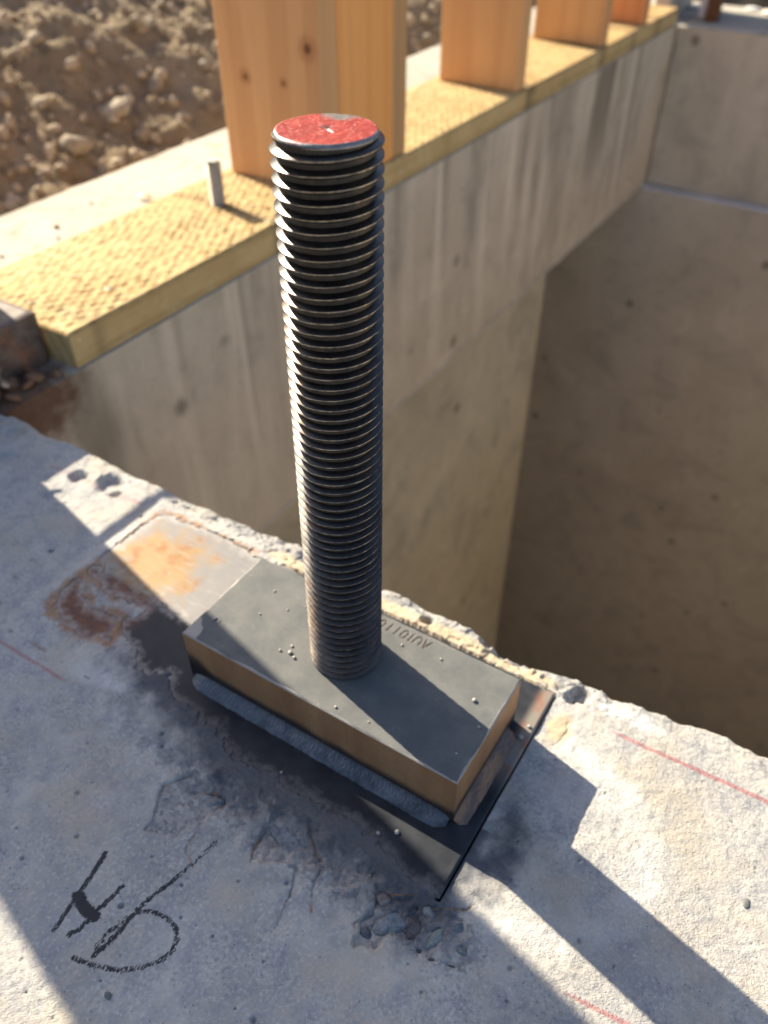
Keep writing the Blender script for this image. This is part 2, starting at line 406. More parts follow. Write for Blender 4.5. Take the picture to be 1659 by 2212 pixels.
def gravel():
    bm = bmesh.new(); bmesh.ops.create_icosphere(bm, subdivisions=1, radius=1); bv = np.array([v.co[:] for v in bm.verts]); bf = np.array([[v.index for v in f.verts] for f in bm.faces]); bm.free()
    n = 13000; x = rng.uniform(-3.6, -1.08, n); y = rng.uniform(0.1, 6, n); z = bank_h(x, y); r = .004+.015*rng.random(n)**2.5
    th = rng.uniform(0, 6.28, n); V = []; 
    d = bv[None]*(r[:, None, None]*rng.uniform(.6, 1.4, (n, 1, 3)))*(1+.35*(rng.random((n, len(bv), 1))-.5))
    c, s = np.cos(th)[:, None], np.sin(th)[:, None]
    P = np.stack([d[..., 0]*c-d[..., 1]*s+x[:, None], d[..., 0]*s+d[..., 1]*c+y[:, None], d[..., 2]+z[:, None]+r[:, None]*.3], -1)
    F = (bf[None]+(np.arange(n)*len(bv))[:, None, None]).reshape(-1, 3)
    return raw_mesh('gravel', P.reshape(-1, 3), F)
mg = MT('gravel'); _v = mg.noise(11, 2); M['gravel'] = mg.out(mg.mix(mg.step(_v, .3, .7), (.28, .215, .14), (.52, .43, .31)), .9, 0, None, .2)
tag(link('loose_gravel', gravel(), M['gravel'], bank), 'loose brown gravel and clods over the bank', kind='stuff')

# --- cellar floor and side walls
me = box_mesh('pit_floor', -1.5, 7.05, -.56, 3.2, -3.5, -3.25); tag(link('pit_floor', me, M['wall_pale']), kind='structure')

# --- framed wall (left): upper lift, set back lower lift
fw_ = empty('concrete_wall', (-.77, 1.3, -3.2))
tag(fw_, 'long tan concrete wall streaked with stains, carrying the yellow sill plate', 'wall')
def P_(o, root):        # parent keeping world coordinates of the mesh
    o.parent = root; o.location = -Vector(root.location)
    return o
hs = lambda X, Y: .0030*fbm(X*22, Y*22, 61, 4)+.0012*fbm(X*120, Y*120, 62, 3)
P_(link('upper_wall', slab('upper_wall', -1.02, -.5408, .1135, 3.0, -.48, -.005, .006, .009, hs, .004, None, .8), [M['wall_pale'], M['wall']]), fw_)
P_(link('lower_wall', box_mesh('lower_wall', -1.015, -.580, .1135, 1.872, -3.3, -.4802, .006), M['wall_low'], smooth=False), fw_)
fin = []
for i in range(220):
    y = .115+i*(2.588-.115)/219; fin.append((-.5415+.0022*float(fbm(np.array([y*30.]), np.array([1.]), 3, 3)[0]), y, -.4795+.003*float(fbm(np.array([y*12.]), np.array([4.]), 5, 3)[0])))
P_(link('pour_joint', tube_mesh('pour_joint', fin, .0045, 8), M['wall']), fw_)
# --- cross wall (right)
cw = empty('concrete_wall', (1.0, 2.8, -3.2))
tag(cw, 'far tan concrete wall closing the pit, spotted, with ledge below its upper lift', 'wall')
P_(link('upper_wall', slab('upper_wall', -.5392, 7.02, 2.588, 2.98, -.48, -.005, .012, .008, hs, .006, None, .8), [M['wall_pale'], M['wall_cross']]), cw)
P_(link('lower_wall', slab('lower_wall', -1.45, 7.02, 2.550, 2.985, -3.3, -.4825, .02, .006, hs, .005, None, .5), [mat_wall('ledge_skylit_concrete', (.58, .55, .53), (.66, .63, .61), 0, 11.0), M['wall_cross']]), cw)  # ledge top paler: its sky-lit look is painted into the colour
ow = link('concrete_wall', box_mesh('concrete_wall', 1.75, 2.15, .13, 2.546, -3.3, -.006, .006), M['wall_cross'])
tag(ow, 'concrete wall on the pit side away from the framed wall, beyond the right edge', 'wall')
bw = link('concrete_wall', box_mesh('concrete_wall', -1.5, -1.3, 1.5, 2.56, -3.3, -.49, .006), M['wall_low'])
tag(bw, 'dark back wall of the recess below the framed wall', 'wall')

# ------------------------------------------------------------------ near wall top (heightfield)
PX0, PX1, PY0, PY1 = -.268, .1315, -.0955, .083        # base plate outline
PZ = .002
INK = [
(1, [(-0.0629, -0.1837), (-0.0599, -0.1966), (-0.0576, -0.2113), (-0.0551, -0.2222), (-0.0537, -0.2327)]),
(0.85, [(-0.038, -0.193), (-0.0388, -0.2018), (-0.04, -0.2097), (-0.0401, -0.2166), (-0.0408, -0.2246), (-0.044, -0.2303)]),
(1.3, [(-0.0568, -0.2116), (-0.048, -0.2147), (-0.0394, -0.2147)]),
(0.55, [(-0.0076, -0.1406), (-0.0095, -0.1522), (-0.0119, -0.163)]),
(0.9, [(-0.0119, -0.163), (-0.0147, -0.1779), (-0.0188, -0.19), (-0.0198, -0.2038), (-0.0197, -0.2121), (-0.0205, -0.2192), (-0.0229, -0.2308)]),
(0.4, [(-0.0221, -0.2053), (-0.0249, -0.2168), (-0.0248, -0.2256), (-0.0233, -0.2304)]),
(0.75, [(-0.0199, -0.2001), (-0.0124, -0.1946), (-0.0012, -0.1921), (0.0078, -0.194), (0.0127, -0.1983), (0.0142, -0.2046), (0.012, -0.2124), (0.0048, -0.2211), (-0.0051, -0.2288), (-0.0177, -0.2339), (-0.0318, -0.2378)])]
RED = [[(0.155, 0.0751), (0.2233, 0.0767), (0.287, 0.0785), (.45, .081)], [(-0.50, -.108), (-0.2643, -0.1058), (-0.224, -0.1051), (-0.1778, -0.1046)], [(0.205, -0.1032), (0.2326, -0.101), (0.2533, -0.0994), (.4, -.094)]]
CRACK = [[(-0.0551, -0.1111), (-0.0609, -0.121), (-0.0665, -0.1287), (-0.0607, -0.1392), (-0.0539, -0.1505), (-0.0527, -0.1592)], [(-0.0455, -0.1206), (-0.039, -0.1174), (-0.0266, -0.1127), (-0.0197, -0.1173), (-0.0236, -0.1256)], [(-0.0254, -0.1315), (-0.0239, -0.141), (-0.0232, -0.1517), (-0.0173, -0.157), (-0.0091, -0.1606)], [(0.0132, -0.1043), (0.0134, -0.1156), (0.0133, -0.125), (0.0154, -0.1346), (0.0198, -0.1389)], [(0.0356, -0.0998), (0.0455, -0.1084), (0.0568, -0.1139)], [(0.0461, -0.1241), (0.0495, -0.1358), (0.0575, -0.1601)], [(0.0585, -0.1163), (0.0621, -0.1312), (0.0691, -0.1432)], [(0.0989, -0.1061), (0.106, -0.1086), (0.1171, -0.1016)], [(0.1202, -0.1092), (0.1228, -0.1055), (0.1325, -0.1001)], [(0.135, -0.0985), (0.1486, -0.0906), (0.1518, -0.0866)], [(0.0955, -0.1096), (0.1003, -0.1183), (0.1016, -0.1236), (0.0966, -0.1307), (0.096, -0.1351), (0.1022, -0.1459)], [(0.1328, 0.0934), (0.1409, 0.1011), (0.1543, 0.112)], [(0.1366, 0.0845), (0.1476, 0.089)], [(0.1496, 0.0663), (0.1513, 0.058), (0.1466, 0.0438)]]
FLAKE = [[(-0.0551, -0.1111), (-0.0665, -0.1287), (-0.0539, -0.1505), (-0.0527, -0.1592), (-0.0321, -0.1518), (-0.0254, -0.1315), (-0.0186, -0.1185), (-0.0266, -0.1127), (-0.039, -0.1174)], [(0.0122, -0.103), (0.0133, -0.125), (0.0183, -0.1381), (0.0474, -0.1233), (0.0568, -0.1139), (0.0359, -0.0977)], [(0.0948, -0.1086), (0.1003, -0.1183), (0.0966, -0.1307), (0.1022, -0.1459), (0.1143, -0.1402), (0.1153, -0.13), (0.1248, -0.1259), (0.1312, -0.1232), (0.1285, -0.1119), (0.1186, -0.102), (0.106, -0.1086)]]
STONE = [(0.0821, -0.1045, 0.0036, 0.0043), (0.0869, -0.1041, 0.0027, 0.0032), (0.0919, -0.1034, 0.0027, 0.0031), (0.1155, -0.1195, 0.0052, 0.0066), (0.1249, -0.1182, 0.006, 0.0076), (0.1405, -0.1167, 0.0034, 0.0073), (0.1481, -0.1055, 0.0054, 0.0058), (0.1312, -0.1049, 0.0044, 0.0034), (0.1571, -0.1139, 0.0033, 0.0021), (0.1012, -0.112, 0.0041, 0.0046), (0.1353, -0.1269, 0.0017, 0.0019), (0.1444, -0.1274, 0.0031, 0.0013), (0.1552, -0.1246, 0.0034, 0.0012), (0.1047, -0.1348, 0.0035, 0.0032), (0.1099, -0.1269, 0.0041, 0.0061), (0.0266, -0.1092, 0.0139, 0.0104), (0.0385, -0.0961, 0.0045, 0.0044), (-0.0005, -0.0993, 0.0044, 0.0042), (0.0618, -0.1134, 0.0026, 0.0037), (-0.0258, -0.1172, 0.0044, 0.0037)]
DARKP = [(-0.2563, 0.0046), (-0.2251, -0.0002), (-0.15, -0.010), (-0.105, -0.01), (-.105, -.06), (-0.1427, -0.0652), (-0.1595, -0.0616), (-0.1849, -0.05), (-0.1959, -0.0377), (-0.1902, -0.0242), (-0.2133, -0.0225), (-0.2471, -0.0184)]
LITP = [(-0.2655, 0.0245), (-0.2653, 0.0795), (-0.2327, 0.081), (-0.2, .079), (-0.1508, 0.0815), (-.10, .0815), (-.10, -.03), (-0.153, -0.0126), (-0.2636, 0.0046)]
RUST1 = [(-0.2654, -0.0511), (-0.2665, -0.0197), (-0.2519, -0.0278), (-0.2284, -0.0442), (-0.2028, -0.0361), (-0.1875, -0.0592), (-0.2089, -0.067), (-0.2528, -0.0636)]
RUST2 = [(-0.2646, -0.0163), (-0.2655, -0.0012), (-0.2381, -0.0127), (-0.2104, -0.0165), (-0.219, -0.024), (-0.2457, -0.0197)]
FRONT = [(-.20, -.064), (-0.12, -.066), (-0.077, -0.0755), (-0.0331, -0.0865), (-0.003, -0.0844), (0.0284, -0.0849), (0.0615, -0.0833), (0.0891, -0.0855), (0.1166, -0.0948), (0.1342, -0.0969)]

def edge_y(x):
    return .1115 + .008*sst(.13, .32, x) - .006*np.exp(-((x-.06)/.07)**2) + .0060*fbm(x*28, x*0+3, 71, 4) + .0036*fbm(x*120, x*0+3, 72, 3)
def paste_sd(X, Y):
    """signed distance to the visible (uncovered) steel of the base plate: <0 = steel shows"""
    j = .0040*fbm(X*170, Y*170, 81, 4)*2+.0075*fbm(X*48, Y*48, 82, 4)*2+.0018*fbm(X*420, Y*420, 83, 3)*2
    s = np.minimum(np.minimum(sdist(X, Y, DARKP), sdist(X, Y, LITP)), np.minimum(sdist(X, Y, RUST1)+.001, sdist(X, Y, RUST2)+.001))
    fy = np.interp(X, [p[0] for p in FRONT], [p[1] for p in FRONT])
    front = np.maximum(np.maximum(fy-Y, Y-.09), -.13-X)
    return np.minimum(s, front)+j
def top_height(X, Y, E):
    h = .0016*fbm(X*7, Y*7, 91, 4)*2 + .0006*fbm(X*60, Y*60, 92, 3)*2 + .00035*fbm(X*240, Y*240, 93, 2)*2
    e = E-Y
    rough = np.clip(sst(.034, .012, e)*(.35+.65*sst(-.33, -.20, X)*sst(.22, .12, X)), 0, 1)
    lump = fbm(X*36, Y*36, 101, 5, .55); lump = .45*lump+.55*np.round(lump*7+.5*fbm(X*90, Y*90, 104, 3))/7
    chip = sst(.012, -.004, e+.030*fbm(X*20, Y*20, 102, 4))
    h += rough*.0105*lump*1.4 - chip*(.004+.008*vnoise(X*30, X*0, 8)) 
    h += .0005*fbm(X*210, Y*210, 103, 3)*2*rough
    h -= .004*sst(.004, 0, e)
    agg = np.maximum(rough*.55, 0)
    # roughened ground around the front corner of the plate
    ring = np.exp(-((Y+.112)/.02)**2)*sst(-.09, -.03, X)*sst(.20, .14, X)
    h += ring*(.0034*fbm(X*95, Y*95, 110, 5)*2); agg = np.maximum(agg, ring*.95)
    # flakes
    for i, p in enumerate(FLAKE):
        s = sdist(X, Y, p)+.0018*fbm(X*190, Y*190, 120+i, 3)*2
        h -= sst(.0006, -.0008, s)*(.0016 if i < 2 else .0026); agg = np.maximum(agg, sst(.001, -.002, s)*.6)
    for i, p in enumerate(CRACK):
        jx, jy = .0022*fbm(X*140, Y*140, 130+i, 3)*2, .0022*fbm(X*140+50, Y*140, 150+i, 3)*2
        d = dpoly(X+jx, Y+jy, p); h -= .0013*sst(.0008, .0001, d)*(.2+1.1*vnoise(X*150, Y*150, 140+i)) + .0010*sst(.009, .0, d)*(i % 2)
    # stones set in the concrete: seat them in shallow pockets
    for x, y, a, b in STONE:
        q = np.hypot((X-x)/a, (Y-y)/b)*(1+.5*fbm(X*200, Y*200, 177, 3)*2); h -= .0010*sst(1.25, .9, q)
    # holes
    for x, y, r, dp in [(-.3756, .0749, .011, .007), (-.3401, .0843, .016, .008), (-.326, .078, .010, .006), (-.3702, .043, .012, .003), (-.3131, -.0126, .0032, .003), (-.2664, .0974, .004, .006), (-.2502, .097, .0035, .005), (.0141, .0937, .006, .009), (.0768, .1005, .008, .006), (.0649, .0999, .005, .005), (-.0297, -.2019, .0021, .003), (.148, .096, .008, .007), (.142, .088, .006, .005), (-.46, .06, .012, .004), (-.49, .09, .014, .005)]:
        q = np.hypot(X-x, Y-y)*(1+.5*fbm(X*90, Y*90, int(abs(x)*1e4) % 97, 3)); h -= dp*sst(r, r*.55, q)
    r2 = np.random.default_rng(5)
    for k in range(240):
        x, y, r = r2.uniform(-.5, .36), r2.uniform(-.28, .10), .0006+.0012*r2.random()**3
        sl = (np.abs(X[:, 0]-x) < .004)
        if sl.any():
            ii = np.where(sl)[0]; q = np.hypot(X[ii]-x, Y[ii]-y); h[ii] -= .0018*sst(r*1.3, r*.5, q)
    # plate bed
    inr = (X > PX0-.001) & (X < PX1+.0012) & (Y > PY0-.001) & (Y < PY1+.001)
    ps = paste_sd(X, Y)
    bx = np.minimum(np.minimum(X-PX0, PX1-X), np.minimum(Y-PY0, PY1-Y))
    crust = PZ+.0004+(.0001+.0010*sst(0, .010, ps)+.0007*fbm(X*150, Y*150, 160, 3)*2+.0006*fbm(X*420, Y*420, 161, 2)*2)*sst(0, .012, bx)
    hp = np.where(ps > 0, np.where(sst(0, .012, bx) < 1, h*(1-sst(0, .012, bx))+np.maximum(h*.4, 0)*sst(0, .012, bx), np.maximum(h*.4, 0))+crust, -.008)
    near = sst(-.02, 0, bx)                       # paste laps up round the plate, except along its right end
    lap = near*sst(PX1+.004, PX1-.02, X)
    h = np.where(inr, hp, h+lap*(PZ+.0004))
    return h, agg, ps, inr

def near_wall():
    xs = np.concatenate([np.linspace(-1.03, -.605, 24), np.arange(-.60, .36, .00085), np.concatenate([np.linspace(.362, 1, 30), np.linspace(1.1, 7.02, 50)])])
    ty = np.concatenate([np.linspace(-.55, -.305, 16), np.arange(-.30, .1115, .00085)])
    tt = (ty+.55)/(.1115+.55); tt = tt/tt[-1]
    E = edge_y(xs)
    T, Xg = np.meshgrid(tt, xs, indexing='xy')[0], np.meshgrid(tt, xs, indexing='xy')[1]
    Yg = -.55+T*(E[:, None]+.55)
    Z, agg, ps, inr = top_height(Xg, Yg, np.repeat(E[:, None], len(tt), 1))
    # face below the edge
    dn = np.concatenate([[.0015, .003, .005, .008, .012], np.linspace(.017, .10, 22), np.linspace(.13, 3.2, 25)])
    nf = len(dn)
    Xf = np.repeat(xs[:, None], nf, 1); Df = np.repeat(dn[None], len(xs), 0)
    out = .0030*(fbm(Xf*45, Df*45, 170, 4)*2)*sst(.12, .0, Df)+.0018*sst(0, .006, Df)+.0015*fbm(Xf*9, Df*9, 171, 3)
    Yf = E[:, None]+out; Zf = Z[:, -1:]-Df
    Xb = np.repeat(xs[:, None], 3, 1); Yb = np.full(Xb.shape, -.55); Zb = np.repeat(np.array([[-3.2, -1.5, -.02]]), len(xs), 0)
    XX = np.concatenate([Xb, Xg, Xf], 1); YY = np.concatenate([Yb, Yg, Yf], 1); ZZ = np.concatenate([Zb, Z, Zf], 1)
    ink = np.zeros(Xg.shape); red = np.zeros(Xg.shape)
    for w, p in INK:
        d = dpoly(Xg, Yg, p); ink = np.maximum(ink, sst(.0032, .0005, d)*(.34+.34*min(1, w)**1.3+(.5 if w == 1 else .34)*fbm(Xg*55, Yg*55, 33, 3)) if w <= 1 else sst(.0058, .002, d)*.85)
    for i, p in enumerate(RED):
        d = dpoly(Xg, Yg+.0008*fbm(Xg*60, Yg*60, 5, 2), p); f = [sst(.155, .20, Xg), .75*sst(-.17, -.20, Xg), .85*sst(.20, .23, Xg)][i]
        red = np.maximum(red, sst(.0034, .0003, d)*f)
    pr = dpoly(Xg, Yg, [(-.41, .072), (-.33, .075), (-.29, .078)]); red = np.maximum(red, sst(.008, .001, pr)*.55)
    # grinding dust: arc at the right of the plate
    dd = np.hypot((Xg-.165)/1.0, (Yg+.022)/.95); dust = .5*sst(.100, .070, dd)*sst(.015, .075, dd)*sst(.135, .17, Xg)
    dust = np.maximum(dust, .8*np.exp(-((Xg-.19)/.035)**2-((Yg-.094)/.008)**2))
    dust = np.maximum(dust, .6*np.exp(-((Xg+.17)/.05)**2-((Yg+.085)/.02)**2))
    fyw = np.interp(Xg, [p[0] for p in FRONT], [p[1] for p in FRONT])
    soot = np.exp(-np.abs(np.minimum(0, Yg-fyw+.004))/.030)*sst(-.24, -.10, Xg)*sst(.17, .12, Xg)*(Yg < -.04)
    soot = np.maximum(soot, .75*np.exp(-((Xg-.15)/.02)**2-((Yg+.05)/.05)**2)*(Xg > PX1-.002))
    soot = np.where(Yg > 0, soot*.2, soot); soot = np.maximum(soot, .9*np.exp(-((Xg+.135)/.035)**2-((Yg+.07)/.022)**2))
    rust = .72*sst(.016, 0, np.minimum(np.abs(sdist(Xg, Yg, RUST1)), np.abs(sdist(Xg, Yg, RUST2))))*(Xg < -.17)
    rust = np.maximum(rust, .68*sst(.011, .0, np.abs(sdist(Xg, Yg, LITP)))*(Xg < -.15))
    rust = np.maximum(rust, .5*sst(-.44, -.56, Xg)*sst(.02, .1, Yg))
    for p in CRACK[:11]: rust = np.maximum(rust, .62*sst(.0013, .0002, dpoly(Xg+.0022*fbm(Xg*140, Yg*140, 130, 3)*2, Yg, p)))
    tan = np.exp(-((Xg-.1455)/.010)**2-((Yg-.058)/.016)**2)*1.1
    tan = np.maximum(tan, .85*np.exp(-((Yg-.090)/.009)**2)*sst(-.17, -.13, Xg)*sst(.16, .11, Xg))
    ex = lambda a, f=0.0: np.concatenate([np.full(Xb.shape, f), a, np.repeat(a[:, -1:], nf, 1)*sst(.03, 0, Df)], 1)
    at = dict(ink=ex(ink), red=ex(red), dust=ex(dust), soot=ex(soot), rust=ex(rust), tan=ex(tan), agg=np.concatenate([np.zeros(Xb.shape), agg, .6*sst(.06, 0, Df)], 1))
    return grid_mesh('concrete_wall', XX, YY, ZZ, at)
nw = link('concrete_wall', near_wall(), M['top'])
tag(nw, 'near grey concrete wall top with black marker letters and red chalk lines, holding the steel anchor', 'wall')
# exposed aggregate, each stone its own piece
agg_cols = [(.17, .22, .29), (.13, .17, .22), (.16, .20, .25), (.15, .22, .28), (.11, .105, .12), (.23, .32, .31), (.13, .20, .25), (.25, .28, .30), (.20, .26, .28), (.24, .19, .17), (.08, .08, .09), (.12, .13, .14), (.13, .13, .14), (.14, .14, .18), (.24, .28, .31), (.20, .235, .28), (.15, .19, .24), (.20, .23, .27), (.16, .20, .24), (.22, .24, .28)]
arock = [rock_mesh('aggregate_stone', 40+s, 3, .22, .8, (.45, .85)) for s in range(6)]
for i, (x, y, a, b) in enumerate(STONE):
    mm = MT('aggregate_%d' % i); cc = tuple(.55*v+.45*sum(agg_cols[i])/3 for v in agg_cols[i])
    col = mm.mix(mm.step(mm.noise(2.2, 5, .65, mm.vec(loc=(i, 0, 0))), .35, .7), cc, tuple(v*.55 for v in cc))
    col = mm.mix(mm.math('MULTIPLY', mm.step(mm.noise(6, 5, .7, mm.vec(loc=(i, 3, 0))), .58, .72), .6), col, (.42, .42, .42))
    o = bpy.data.objects.new('aggregate_stone', arock[i % 6].copy()); o.data.materials.append(mm.out(col, .75, 0, mm.bump(mm.noise(5, 4), .4, .1), .3))
    COL.objects.link(o); o.parent = nw; o.location = (x, y, -.0030); o.scale = (a*1.35, b*1.35, .0036); o.rotation_euler = (0, 0, random.uniform(-.4, .4))

# ================================================================== ANCHOR (welded together: plate, block, rod, welds)
an = empty('anchor_bolt', (0, 0, PZ))
tag(an, 'tall black threaded steel rod with red end, welded on block and plate set in concrete', 'anchor bolt')
ZT = .050; BX0, BX1, BY0, BY1 = -.112, .1153, -.0480, .0450
def put(o): o.parent = an; o.location = (0, 0, -PZ); return o
# base plate
mp = MT('base_plate_steel'); p1 = mp.noise(60, 5, .65); p2 = mp.noise(1, 4, .6, mp.vec((60, 380, 60), rot=(0, 0, .5))); x, y, z = mp.sep()[0], mp.sep()[1], mp.sep()[2]
pc = mp.mix(mp.step(p1, .3, .7), (.012, .015, .022), (.028, .032, .040))
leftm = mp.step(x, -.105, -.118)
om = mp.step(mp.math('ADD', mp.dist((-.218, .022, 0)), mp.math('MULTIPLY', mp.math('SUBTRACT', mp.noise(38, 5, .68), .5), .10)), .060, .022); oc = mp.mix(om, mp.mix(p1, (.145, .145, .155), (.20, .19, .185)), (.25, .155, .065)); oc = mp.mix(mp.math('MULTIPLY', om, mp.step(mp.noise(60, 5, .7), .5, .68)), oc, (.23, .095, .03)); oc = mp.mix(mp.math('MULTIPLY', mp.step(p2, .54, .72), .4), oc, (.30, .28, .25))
lit = mp.math('MULTIPLY', leftm, mp.step(mp.math('ADD', y, mp.math('MULTIPLY', mp.math('SUBTRACT', p1, .5), .02)), -.014, -.003))  # sunlit area painted paler, the shaded steel left near black
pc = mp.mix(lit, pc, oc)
rr = mp.math('MULTIPLY', mp.step(mp.math('ADD', x, mp.math('MULTIPLY', mp.math('SUBTRACT', p1, .5), .02)), -.178, -.192), mp.step(y, -.004, -.014))
pc = mp.mix(rr, pc, mp.mix(mp.step(p2, .35, .7), (.085, .040, .038), (.17, .065, .03)))
edg = mp.math('MULTIPLY', mp.step(x, .118, .126), mp.step(y, -.02, .02)); pc = mp.mix(edg, pc, mp.mix(mp.step(p1, .4, .6), (.22, .20, .17), (.27, .13, .09)))
pc = mp.mix(mp.math('MULTIPLY', mp.step(mp.math('ADD', mp.attr('smear'), mp.math('MULTIPLY', mp.math('SUBTRACT', mp.noise(160, 5, .7), .5), 1.1)), .45, 1.25), mp.math('ADD', mp.math('MULTIPLY', leftm, .5), .35)), pc, (.34, .32, .30))
M['plate'] = mp.out(pc, mp.math('ADD', mp.math('MULTIPLY', p1, .25), .45), .15, mp.bump(p2, .2, .0004, mp.bump(p1, .2, .0006)), .35)
put(link('base_plate', slab('base_plate', PX0, PX1, PY0, PY1, -.014, PZ, .001, .001, lambda X, Y: .0003*fbm(X*60, Y*60, 3, 3), .0015, {'smear': lambda X, Y: sst(-.022, .004, paste_sd(X, Y))}, .5), [M['plate'], M['plate']]))
# block with stamped letters on its top
def glyph(ch):
    return {'A': [[(0, 0), (.5, 1), (1, 0)], [(.2, .38), (.8, .38)]], 'U': [[(0, 1), (0, .3), (.22, .03), (.5, 0), (.78, .03), (1, .3), (1, 1)]],
            '1': [[(.5, 0), (.5, 1)]], '0': [[(.1, .2), (.1, .8), (.35, 1), (.65, 1), (.9, .8), (.9, .2), (.65, 0), (.35, 0), (.1, .2)]], 'L': [[(.2, 1), (.2, 0)]]}[ch]
STAMP = []
sx = .0475; 
for ch, wd in (('A', .0052), ('U', .0052), ('1', .0030), ('0', .0052), ('1', .0040), ('1', .0052), ('0', .0052)):
    for st in glyph(ch):           # letters stand upside down for someone at the near side
        STAMP.append([(sx-px*wd*.92-.0012*py, .0405-py*.0075) for px, py in st])
    sx -= wd+.0016
def block_h(X, Y):
    h = .00012*fbm(X*70, Y*70, 6, 3)*2+.00008*fbm(X*400, Y*400, 7, 2)
    for s in STAMP: h = h-.0007*sst(.00065, .00015, dpoly(X, Y, s))
    for x, y, r in [(-.098, -.026, .0030)]:
        q = np.hypot(X-x, Y-y); h = h-.0009*sst(r*.6, r*.2, q)+.0005*np.exp(-((q-r*.8)/.0006)**2)
    return h
def stamp_attr(X, Y):
    d = np.full(X.shape, 1.0)
    for s in STAMP: d = np.minimum(d, dpoly(X, Y, s))
    return sst(.0007, .0002, d)
def edge_attr(X, Y):
    e = np.minimum(np.minimum(X-BX0, BX1-X), np.minimum(Y-BY0, BY1-Y)); n = .004*fbm(X*60, Y*60, 15, 4)*2
    c = np.hypot((X-BX0)/1.1, (Y-BY0)/1.6)                        # ground corner at the left
    return np.maximum(sst(.0017, .0003, e+n*.35), sst(.013, .009, c+n))
mbk = MT('mill_scale_steel'); b1 = mbk.noise(55, 5, .65); b2 = mbk.noise(600, 3, .6); b3 = mbk.voro(190)
bc = mbk.mix(mbk.step(b1, .3, .7), (.110, .114, .115), (.150, .151, .145)); bc = mbk.mix(mbk.math('MULTIPLY', mbk.step(b2, .56, .70), .3), bc, (.17, .168, .158))
bc = mbk.mix(mbk.math('MULTIPLY', mbk.step(b3, .10, .05), mbk.step(b1, .50, .60)), bc, (.34, .33, .30))
bc = mbk.mix(mbk.math('MULTIPLY', mbk.attr('stamp'), .75), bc, (.07, .035, .02))
ea = mbk.step(mbk.math('ADD', mbk.attr('edge'), mbk.math('MULTIPLY', mbk.math('SUBTRACT', b2, .5), .6)), .35, .75)
bc = mbk.mix(ea, bc, mbk.mix(b1, (.26, .26, .27), (.36, .33, .29)))
M['block'] = mbk.out(bc, mbk.math('ADD', mbk.math('MULTIPLY', b1, .16), .52), mbk.math('MULTIPLY', ea, .5), mbk.bump(b2, .25, .0003, mbk.bump(b1, .10, .0003)), .12)
mbs = MT('flame_cut_steel'); s1 = mbs.noise(1, 5, .6, mbs.vec((40, 40, 6))); s2 = mbs.noise(300, 3); z = mbs.sep()[2]
sc = mbs.mix(mbs.step(s1, .3, .7), (.29, .155, .075), (.38, .225, .115)); sc = mbs.mix(mbs.math('MULTIPLY', mbs.step(s2, .58, .75), .4), sc, (.16, .09, .05))
hz = mbs.math('ADD', z, mbs.math('MULTIPLY', mbs.math('SUBTRACT', mbs.noise(30, 4, .6), .5), .012))
sc = mbs.mix(mbs.step(hz, .0200, .0105), sc, (.035, .03, .03))       # heat tint next to the weld
lx = mbs.math('MULTIPLY', mbs.step(mbs.dist((BX0+.004, BY0, .010)), .022, .011), .9); sc = mbs.mix(lx, sc, (.025, .02, .02))
M['side'] = mbs.out(sc, .5, .35, mbs.bump(s2, .2, .0004, mbs.bump(s1, .15, .0006)), .4)
blk = put(link('steel_block', slab('steel_block', BX0, BX1, BY0, BY1, PZ-.001, ZT, .0006, .0006, block_h, .0013, {'stamp': stamp_attr, 'edge': edge_attr}, .9), [M['block'], M['side']]))
blk['label'] = 'dark steel block with stamped letters and bronze flame-cut sides'
# weld beads
def bead(name, p0, p1, nrm, leg_h, leg_w, z0, pitch, mat, amp=.0007, seed=0, chev=1.2, wob=.0012):
    L = math.hypot(p1[0]-p0[0], p1[1]-p0[1]); n = int(L/.0006); mth = 22
    s = np.linspace(0, 1, n)[:, None]; v = np.linspace(0, 1, mth)[None]
    end = np.sqrt(np.minimum(sst(-.004, .06, s), sst(1.004, .95, s))); w = leg_w*(.45+.55*end)*(1+wob/leg_w*fbm(s*L*120, s*0, 200+seed, 3)*3); hgt = leg_h*(.35+.65*end)*(1+.05*fbm(s*L*90, s*0+5, 210+seed, 3)*2)
    bulge = .045*leg_w*np.sin(np.pi*v)*end
    a = v
    up = hgt*(1-a)**1.15; outw = w*a**1.15
    ph = (s*L/pitch + chev*((v-.45)*2)**2*.9 + .35*fbm(s*L*140, v*3, 220+seed, 2)*2) % 1.0
    rip = amp*(ph**2)*np.sin(np.pi*np.clip(v, 0, 1))**.6
    nn = .7071*(bulge+rip+.0004*fbm(s*L*600, v*9, 230+seed, 2))
    O = outw+nn; Zz = z0+up+nn
    X = p0[0]+(p1[0]-p0[0])*s+nrm[0]*O; Y = p0[1]+(p1[1]-p0[1])*s+nrm[1]*O; Zz = Zz+0*s
    return put(link(name, grid_mesh(name, X+0*v, Y+0*v, Zz, flip=(nrm[0] == 0)), mat))
mw = MT('weld_metal'); w1 = mw.noise(80, 4, .6); w2 = mw.noise(500, 3)
wc = mw.mix(mw.step(w1, .3, .7), (.050, .060, .072), (.14, .155, .17)); wc = mw.mix(mw.math('MULTIPLY', mw.step(w2, .55, .72), .5), wc, (.05, .055, .07))
wc = mw.mix(mw.step(mw.sep()[0], .0, -.07), wc, mw.mix(w1, (.05, .06, .08), (.12, .14, .16)))
